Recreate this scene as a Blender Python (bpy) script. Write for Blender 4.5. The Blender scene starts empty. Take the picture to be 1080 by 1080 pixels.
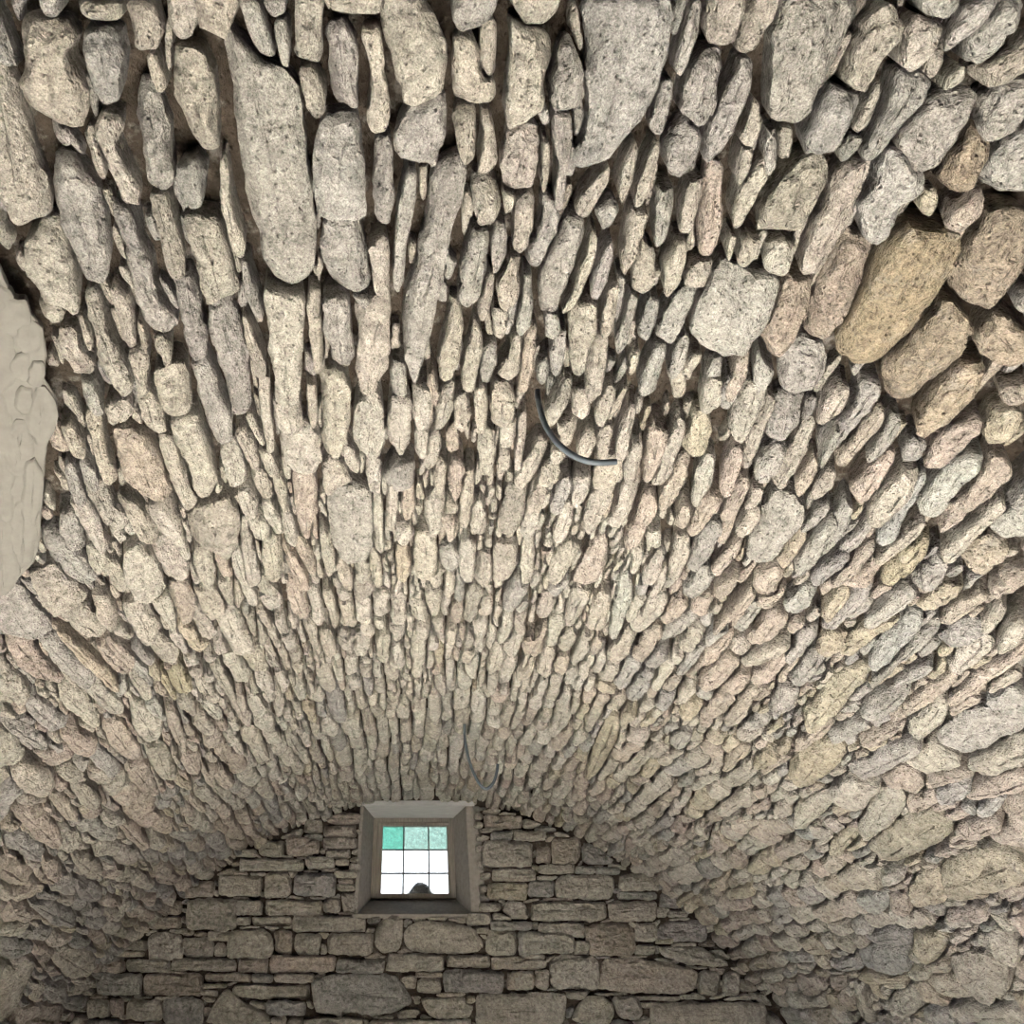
import bpy, bmesh, math, random
import numpy as np
from mathutils import Vector

# ------------------------------------------------------------------ camera, world, sun, exposure
F_PX, PPX, PPY = 585.0, 440.0, 540.0             # focal length and principal point of the cropped photograph (1080 px frame)
PITCH = math.atan(510.0 / F_PX)
CAM = np.array([0.0, 0.0, 1.62])
XC, ZC, R, D = 0.074, -0.046, 2.966, 5.353       # vault axis, radius, distance of the end wall
Y0 = -0.85                                       # entrance wall
COS, SIN = math.cos(PITCH), math.sin(PITCH)

scene = bpy.context.scene
COL = scene.collection
cam_data = bpy.data.cameras.new('camera')
cam_data.sensor_width = 36.0
cam_data.lens = 36.0 * F_PX / 1080.0
cam_data.shift_x = (540.0 - PPX) / 1080.0
cam_data.shift_y = (PPY - 540.0) / 1080.0
cam_data.clip_start = 0.02
cam = bpy.data.objects.new('camera', cam_data)
cam.location = CAM
cam.rotation_euler = (math.pi / 2 + PITCH, 0, 0)
COL.objects.link(cam)
scene.camera = cam

world = bpy.data.worlds.new('sky'); scene.world = world
world.use_nodes = True
wn = world.node_tree; wn.nodes.clear()
w_out = wn.nodes.new('ShaderNodeOutputWorld'); w_bg = wn.nodes.new('ShaderNodeBackground')
w_bg.inputs['Color'].default_value = (0.92, 0.96, 1.0, 1); w_bg.inputs['Strength'].default_value = 50.0
wn.links.new(w_bg.outputs[0], w_out.inputs[0])

sun_data = bpy.data.lights.new('sun', 'SUN'); sun_data.energy = 1150.0; sun_data.angle = math.radians(0.6)
sun_data.color = (1.0, 0.97, 0.93)
sun = bpy.data.objects.new('sun', sun_data); COL.objects.link(sun)
SUN_ELEV, SUN_AZ = math.radians(25), math.radians(92)       # low sun from the left, over the added half door leaf in the left haunch
sun.location = (-6, 0, 6)
sun.rotation_euler = Vector((math.sin(SUN_AZ) * math.cos(SUN_ELEV), math.cos(SUN_AZ) * math.cos(SUN_ELEV), -math.sin(SUN_ELEV))).to_track_quat('-Z', 'Y').to_euler()

vs = scene.view_settings
vs.view_transform = 'Standard'; vs.look = 'None'; vs.gamma = 1.0; vs.use_curve_mapping = False
vs.exposure = 0.71
scene.cycles.max_bounces = 8; scene.cycles.diffuse_bounces = 5; scene.cycles.transparent_max_bounces = 12

rng = np.random.default_rng(7)
random.seed(7)

# ------------------------------------------------------------------ helpers
def ray(px, py):
    u, v = px - PPX, py - PPY
    d = np.array([u, F_PX * COS + v * SIN, F_PX * SIN - v * COS])
    return d / np.linalg.norm(d)

def on_vault(px, py, h=0.0):                     # point of the vault (height h in front of its face) seen at a pixel
    d = ray(px, py); ox, oz = CAM[0] - XC, CAM[2] - ZC; r = R - h
    a = d[0] ** 2 + d[2] ** 2; b = ox * d[0] + oz * d[2]; c = ox * ox + oz * oz - r * r
    return CAM + d * ((-b + math.sqrt(b * b - a * c)) / a)

def vault_sy(px, py):                            # (arc length from the crown, distance along the axis)
    p = on_vault(px, py)
    return R * math.atan2(p[0] - XC, p[2] - ZC), p[1]

def wall_xz(px, py, y=None):
    d = ray(px, py); t = ((D if y is None else y) - CAM[1]) / d[1]
    return CAM[0] + d[0] * t, CAM[2] + d[2] * t

def to_px(P):                                    # world points (n,3) to pixels
    q = np.asarray(P, float) - CAM
    f = np.maximum(q[:, 1] * COS + q[:, 2] * SIN, 1e-3); up = q[:, 2] * COS - q[:, 1] * SIN
    return np.stack([PPX + F_PX * q[:, 0] / f, PPY - F_PX * up / f], 1)

LAT = np.random.default_rng(3).uniform(-1, 1, (32, 32, 32))
def noise(P, scale):                             # smooth value noise, -1..1
    q = np.asarray(P, float) / scale + 100.0
    i = np.floor(q).astype(int); f = q - i; f = f * f * (3 - 2 * f); i %= 32; j = (i + 1) % 32
    x0, y0, z0 = i.T; x1, y1, z1 = j.T; fx, fy, fz = f.T
    l = lambda a, b, t: a + (b - a) * t
    return l(l(l(LAT[x0, y0, z0], LAT[x1, y0, z0], fx), l(LAT[x0, y1, z0], LAT[x1, y1, z0], fx), fy),
             l(l(LAT[x0, y0, z1], LAT[x1, y0, z1], fx), l(LAT[x0, y1, z1], LAT[x1, y1, z1], fx), fy), fz)

def resample(P, n):                              # n points along a closed outline, corners softened
    P = np.asarray(P, float)
    Q = np.roll(P, -1, 0); P = np.stack([P * .84 + Q * .16, P * .16 + Q * .84], 1).reshape(-1, 2)
    C = np.vstack([P, P[:1]]); L = np.r_[0, np.cumsum(np.hypot(*np.diff(C, axis=0).T))]
    t = np.linspace(0, L[-1], n, endpoint=False)
    return np.stack([np.interp(t, L, C[:, 0]), np.interp(t, L, C[:, 1])], 1)

def capsule(x1, y1, x2, y2, w):
    d = np.array([x2 - x1, y2 - y1]); d /= np.linalg.norm(d); n = np.array([-d[1], d[0]]); w *= .5
    a, b = np.array([x1, y1]), np.array([x2, y2])
    return np.array([a + n * w * .8, a - d * w * .6, a - n * w * .85, (a + b) / 2 - n * w * 1.05, b - n * w * .85, b + d * w * .6, b + n * w * .8, (a + b) / 2 + n * w * 1.05])

def area(P):
    x, y = P.T; return 0.5 * (np.dot(x, np.roll(y, -1)) - np.dot(y, np.roll(x, -1)))

def profile(k):                                  # rings from the root of a stone to the middle of its face: (inset, height in bevels)
    out = [(.92, None), (1.0, -1.15)]
    for t in np.linspace(0, 1, k - 2):
        f = .97 - .85 * t ** .8; out.append((f, -.62 * max(0.0, 1 - t * 3.2) ** 1.6))
    return out
PROFILES = {k: profile(k) for k in (5, 7, 10, 15)}

def stone(P, n, rings, depth, to_world, proud=None, tilt=.09, rough=1.0, bevel=None, seed_off=0.0, chip=1.0):
    """one stone: outline P (n,2) on a masonry face -> world vertices and faces"""
    P = resample(P, n)
    if area(P) < 0: P = P[::-1]
    c = P.mean(0); q = P - c
    w, V = np.linalg.eigh(q.T @ q); ax = V[:, 1]; a = q @ ax; bq = q @ V[:, 0]
    hl, hw = np.abs(a).max(), np.abs(bq).max()
    core = max(hl - hw, 0.0)
    sp = np.clip(a, -core, core)[:, None] * ax
    b = min(hw * .5, .020) if bevel is None else bevel
    proud = rng.normal(0, .010) if proud is None else proud
    tl = rng.normal(0, tilt, 2); prof = PROFILES[rings]
    chips = [(rng.uniform(0, 2 * math.pi), rng.uniform(.1, .75), rng.uniform(.25, .9)) for _ in range(5)]
    pts = []
    for f, h in prof:
        xy = c + sp + (q - sp) * f
        hh = -depth if h is None else h * b
        H = np.full(n, hh + proud)
        if h is not None:
            H += (xy - c) @ tl
            la, lb = (xy - c) @ ax / hl, (xy - c) @ V[:, 0] / hw
            for an, o, sl in chips: H -= np.maximum(0, la * math.cos(an) + lb * math.sin(an) - o) * sl * chip * min(hw, .035)
        pts.append(np.column_stack([xy, H]))
    P3 = np.vstack(pts)
    N3 = P3.copy(); N3[:, 2] += seed_off + rng.uniform(0, 5)
    s = min(1.0, hw / .032) * rough
    face = np.repeat([0 if h is None else (.3 if h < -.9 else 1.0) for f, h in prof], n)
    lat = np.repeat([0.2 if h is None else (1.0 if h < -.9 else .7) for f, h in prof], n)
    rid = lambda p, sc: 1 - 2 * np.abs(noise(p, sc))
    P3[:, 2] += face * s * (.010 * noise(N3, .08) + .006 * rid(N3 + 7.3, .045) + .007 * noise(N3 + 3.1, .022) + .0045 * noise(N3 + 9.1, .011))
    P3[:, 0] += lat * s * (.008 * noise(N3 + 21.7, .045) + .0050 * noise(N3 + 1.9, .016))
    P3[:, 1] += lat * s * (.010 * noise(N3 + 43.1, .05) + .0050 * noise(N3 + 11.9, .016))
    m = len(prof); F = []
    idx = np.arange(n); nx = (idx + 1) % n
    for r in range(m - 1):
        F.append(np.column_stack([r * n + idx, r * n + nx, (r + 1) * n + nx, (r + 1) * n + idx]))
    quads = np.vstack(F)
    P3 = np.vstack([P3, P3[-n:].mean(0)])
    tip = m * n
    tris = np.column_stack([(m - 1) * n + idx, (m - 1) * n + nx, np.full(n, tip)])
    return to_world(P3), quads, tris

def mesh_from(name, parts, mat, origin=None):
    """parts: list of (verts, quads, tris, tint) -> mesh with a 'tint' colour per point"""
    V = []; loops = []; tot = []; T = []; o = 0
    for v, q, t, col in parts:
        V.append(v); loops += [(q + o).ravel(), (t + o).ravel()]; tot += [np.full(len(q), 4), np.full(len(t), 3)]
        T.append(np.tile(np.r_[col, 1.0], (len(v), 1))); o += len(v)
    V = np.vstack(V); loops = np.concatenate(loops).astype(np.int32); tot = np.concatenate(tot).astype(np.int32)
    if origin is not None: V = V - origin
    me = bpy.data.meshes.new(name)
    me.vertices.add(len(V)); me.vertices.foreach_set('co', V.astype(np.float32).ravel())
    me.loops.add(len(loops)); me.loops.foreach_set('vertex_index', loops)
    me.polygons.add(len(tot)); me.polygons.foreach_set('loop_start', np.r_[0, np.cumsum(tot)[:-1]].astype(np.int32))
    me.polygons.foreach_set('loop_total', tot)
    me.polygons.foreach_set('use_smooth', np.ones(len(tot), bool))
    me.update(calc_edges=True); me.validate(); me.set_sharp_from_angle(angle=math.radians(32))
    a = me.color_attributes.new('tint', 'FLOAT_COLOR', 'POINT'); a.data.foreach_set('color', np.vstack(T).astype(np.float32).ravel())
    me.materials.append(mat)
    return me

def link(name, me, parent=None, loc=None, **props):
    o = bpy.data.objects.new(name, me); COL.objects.link(o)
    if parent is not None: o.parent = parent
    if loc is not None: o.location = loc
    for k, v in props.items(): o[k] = v
    return o

class MB:                                        # collects boxes / tubes / free polygons into one mesh
    def __init__(s): s.v = []; s.f = []
    def hexa(s, c8):                             # eight corners: bottom ring, top ring
        o = len(s.v); s.v += [tuple(c) for c in c8]
        s.f += [tuple(o + i for i in f) for f in ((3, 2, 1, 0), (4, 5, 6, 7), (0, 1, 5, 4), (1, 2, 6, 5), (2, 3, 7, 6), (3, 0, 4, 7))]
    def box(s, x0, x1, y0, y1, z0, z1):
        s.hexa([(x0, y0, z0), (x1, y0, z0), (x1, y1, z0), (x0, y1, z0), (x0, y0, z1), (x1, y0, z1), (x1, y1, z1), (x0, y1, z1)])
    def build(s, name, mat, parent=None, bevel=0.0, smooth=False, **props):
        me = bpy.data.meshes.new(name); me.from_pydata(s.v, [], s.f); me.update()
        bm = bmesh.new(); bm.from_mesh(me)
        bmesh.ops.recalc_face_normals(bm, faces=bm.faces)
        if bevel: bmesh.ops.bevel(bm, geom=list(bm.edges), offset=bevel, segments=2, affect='EDGES', profile=.6)
        if smooth:
            for f in bm.faces: f.smooth = True
        bm.to_mesh(me); bm.free(); me.materials.append(mat)
        return link(name, me, parent, **props)

# ------------------------------------------------------------------ materials
def new_mat(name):
    m = bpy.data.materials.new(name); m.use_nodes = True
    nt = m.node_tree; b = nt.nodes['Principled BSDF']
    b.inputs['Roughness'].default_value = .92; b.inputs['Specular IOR Level'].default_value = .2
    return m, nt, b

def nd(nt, kind, **kw):
    n = nt.nodes.new(kind)
    for k, v in kw.items():
        if k in n.inputs: n.inputs[k].default_value = v
        else: setattr(n, k, v)
    return n

def mul(nt, c, ramp_from, lo, hi):               # colour c times a factor that runs from lo to hi with a texture
    mr = nd(nt, 'ShaderNodeMapRange'); mr.inputs['From Min'].default_value, mr.inputs['From Max'].default_value = ramp_from[1], ramp_from[2]
    mr.inputs['To Min'].default_value, mr.inputs['To Max'].default_value = lo, hi
    nt.links.new(ramp_from[0], mr.inputs['Value'])
    mx = nd(nt, 'ShaderNodeVectorMath', operation='SCALE'); nt.links.new(c, mx.inputs[0]); nt.links.new(mr.outputs[0], mx.inputs['Scale'])
    return mx.outputs[0]

def rock_material(name, colour=None, speckle=.42, bump=1.0, pore=.7):
    m, nt, b = new_mat(name)
    geo = nd(nt, 'ShaderNodeNewGeometry'); pos = geo.outputs['Position']
    if colour is None: c = nd(nt, 'ShaderNodeVertexColor', layer_name='tint').outputs['Color']
    else:
        rgb = nd(nt, 'ShaderNodeRGB'); rgb.outputs[0].default_value = (*colour, 1); c = rgb.outputs[0]
    def tex(scale, detail=4.0, rough=.6):
        t = nd(nt, 'ShaderNodeTexNoise', Scale=scale, Detail=detail, Roughness=rough); nt.links.new(pos, t.inputs['Vector']); return t.outputs['Fac']
    blotch, mid, fine = tex(9), tex(42, 5, .65), tex(330, 2, .7)
    c = mul(nt, c, (blotch, .3, .7), .80, 1.16)
    c = mul(nt, c, (mid, .32, .62), .60, 1.14)
    c = mul(nt, c, (fine, .3, .7), 1 - speckle, 1 + speckle)
    c = mul(nt, c, (tex(150, 3, .7), .35, .65), 1 - speckle * .5, 1 + speckle * .4)
    vor = nd(nt, 'ShaderNodeTexVoronoi', Scale=70.0); nt.links.new(pos, vor.inputs['Vector'])
    c = mul(nt, c, (vor.outputs['Distance'], .05, .22), 1 - pore * .5, 1.0)
    # greyish lichen film in patches
    lich = nd(nt, 'ShaderNodeMapRange'); lich.inputs['From Min'].default_value = .56; lich.inputs['From Max'].default_value = .68
    lich.inputs['To Max'].default_value = .38
    nt.links.new(tex(14, 6, .7), lich.inputs['Value'])
    mix = nd(nt, 'ShaderNodeMix', data_type='RGBA'); nt.links.new(lich.outputs[0], mix.inputs['Factor']); nt.links.new(c, mix.inputs['A'])
    mix.inputs['B'].default_value = (.30, .29, .27, 1)
    nt.links.new(mix.outputs['Result'], b.inputs['Base Color'])
    add = nd(nt, 'ShaderNodeMath', operation='MULTIPLY_ADD'); nt.links.new(mid, add.inputs[0]); add.inputs[1].default_value = 1.0
    sc = nd(nt, 'ShaderNodeMath', operation='MULTIPLY'); nt.links.new(fine, sc.inputs[0]); sc.inputs[1].default_value = .12; nt.links.new(sc.outputs[0], add.inputs[2])
    vr = nd(nt, 'ShaderNodeMapRange'); vr.inputs['From Max'].default_value = .3; vr.inputs['To Max'].default_value = .35; nt.links.new(vor.outputs['Distance'], vr.inputs['Value'])
    ad2 = nd(nt, 'ShaderNodeMath', operation='ADD'); nt.links.new(add.outputs[0], ad2.inputs[0]); nt.links.new(vr.outputs[0], ad2.inputs[1])
    bp = nd(nt, 'ShaderNodeBump', Strength=bump, Distance=.028); nt.links.new(ad2.outputs[0], bp.inputs['Height'])
    nt.links.new(bp.outputs[0], b.inputs['Normal'])
    return m

def plain_material(name, colour, scale=30.0, var=.2, rough=.8, bump=.2, stretch=(1, 1, 1)):
    m, nt, b = new_mat(name); b.inputs['Roughness'].default_value = rough
    geo = nd(nt, 'ShaderNodeNewGeometry'); mp = nd(nt, 'ShaderNodeMapping'); mp.inputs['Scale'].default_value = stretch
    nt.links.new(geo.outputs['Position'], mp.inputs['Vector'])
    t = nd(nt, 'ShaderNodeTexNoise', Scale=scale, Detail=6.0, Roughness=.65); nt.links.new(mp.outputs[0], t.inputs['Vector'])
    rgb = nd(nt, 'ShaderNodeRGB'); rgb.outputs[0].default_value = (*colour, 1)
    nt.links.new(mul(nt, rgb.outputs[0], (t.outputs['Fac'], .3, .7), 1 - var, 1 + var), b.inputs['Base Color'])
    bp = nd(nt, 'ShaderNodeBump', Strength=bump, Distance=.006); nt.links.new(t.outputs['Fac'], bp.inputs['Height']); nt.links.new(bp.outputs[0], b.inputs['Normal'])
    return m

M_STONE = rock_material('limestone')
M_EARTH = rock_material('earth_mortar', (.046, .036, .027), .2, .8, .3)
M_PLASTER = plain_material('lime_plaster', (.118, .114, .104), 26, .10, .9, .35)
M_FLOOR = plain_material('packed_earth_floor', (.25, .235, .21), 12, .15, .95, .3)
M_WOOD = plain_material('weathered_wood', (.15, .138, .118), 40, .3, .8, .4, (3, 3, .25))
M_LINTEL = plain_material('whitewashed_wood', (.36, .36, .355), 30, .12, .8, .25, (.3, 2, 2))
M_SILL = plain_material('grey_sill_stone', (.18, .168, .15), 30, .2, .9, .4)
M_LEAD = plain_material('dark_bars', (.09, .095, .10), 30, .15, .5, .05)
M_CABLE = plain_material('grey_rubber', (.045, .055, .065), 60, .12, .5, .05)
M_GROUND = plain_material('pale_gravel', (.44, .42, .38), 20, .2, .95, .3)

def pane_material(name, tint):
    m = bpy.data.materials.new(name); m.use_nodes = True; nt = m.node_tree; nt.nodes.clear()
    out = nd(nt, 'ShaderNodeOutputMaterial'); tr = nd(nt, 'ShaderNodeBsdfTransparent'); gl = nd(nt, 'ShaderNodeBsdfGlossy', Roughness=.15)
    geo = nd(nt, 'ShaderNodeNewGeometry'); t = nd(nt, 'ShaderNodeTexNoise', Scale=60.0, Detail=3.0); nt.links.new(geo.outputs['Position'], t.inputs['Vector'])
    rgb = nd(nt, 'ShaderNodeRGB'); rgb.outputs[0].default_value = (*tint, 1)
    nt.links.new(mul(nt, rgb.outputs[0], (t.outputs['Fac'], .3, .7), .75, 1.2), tr.inputs['Color'])
    mx = nd(nt, 'ShaderNodeMixShader'); mx.inputs[0].default_value = .06
    nt.links.new(tr.outputs[0], mx.inputs[1]); nt.links.new(gl.outputs[0], mx.inputs[2]); nt.links.new(mx.outputs[0], out.inputs[0])
    return m

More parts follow.
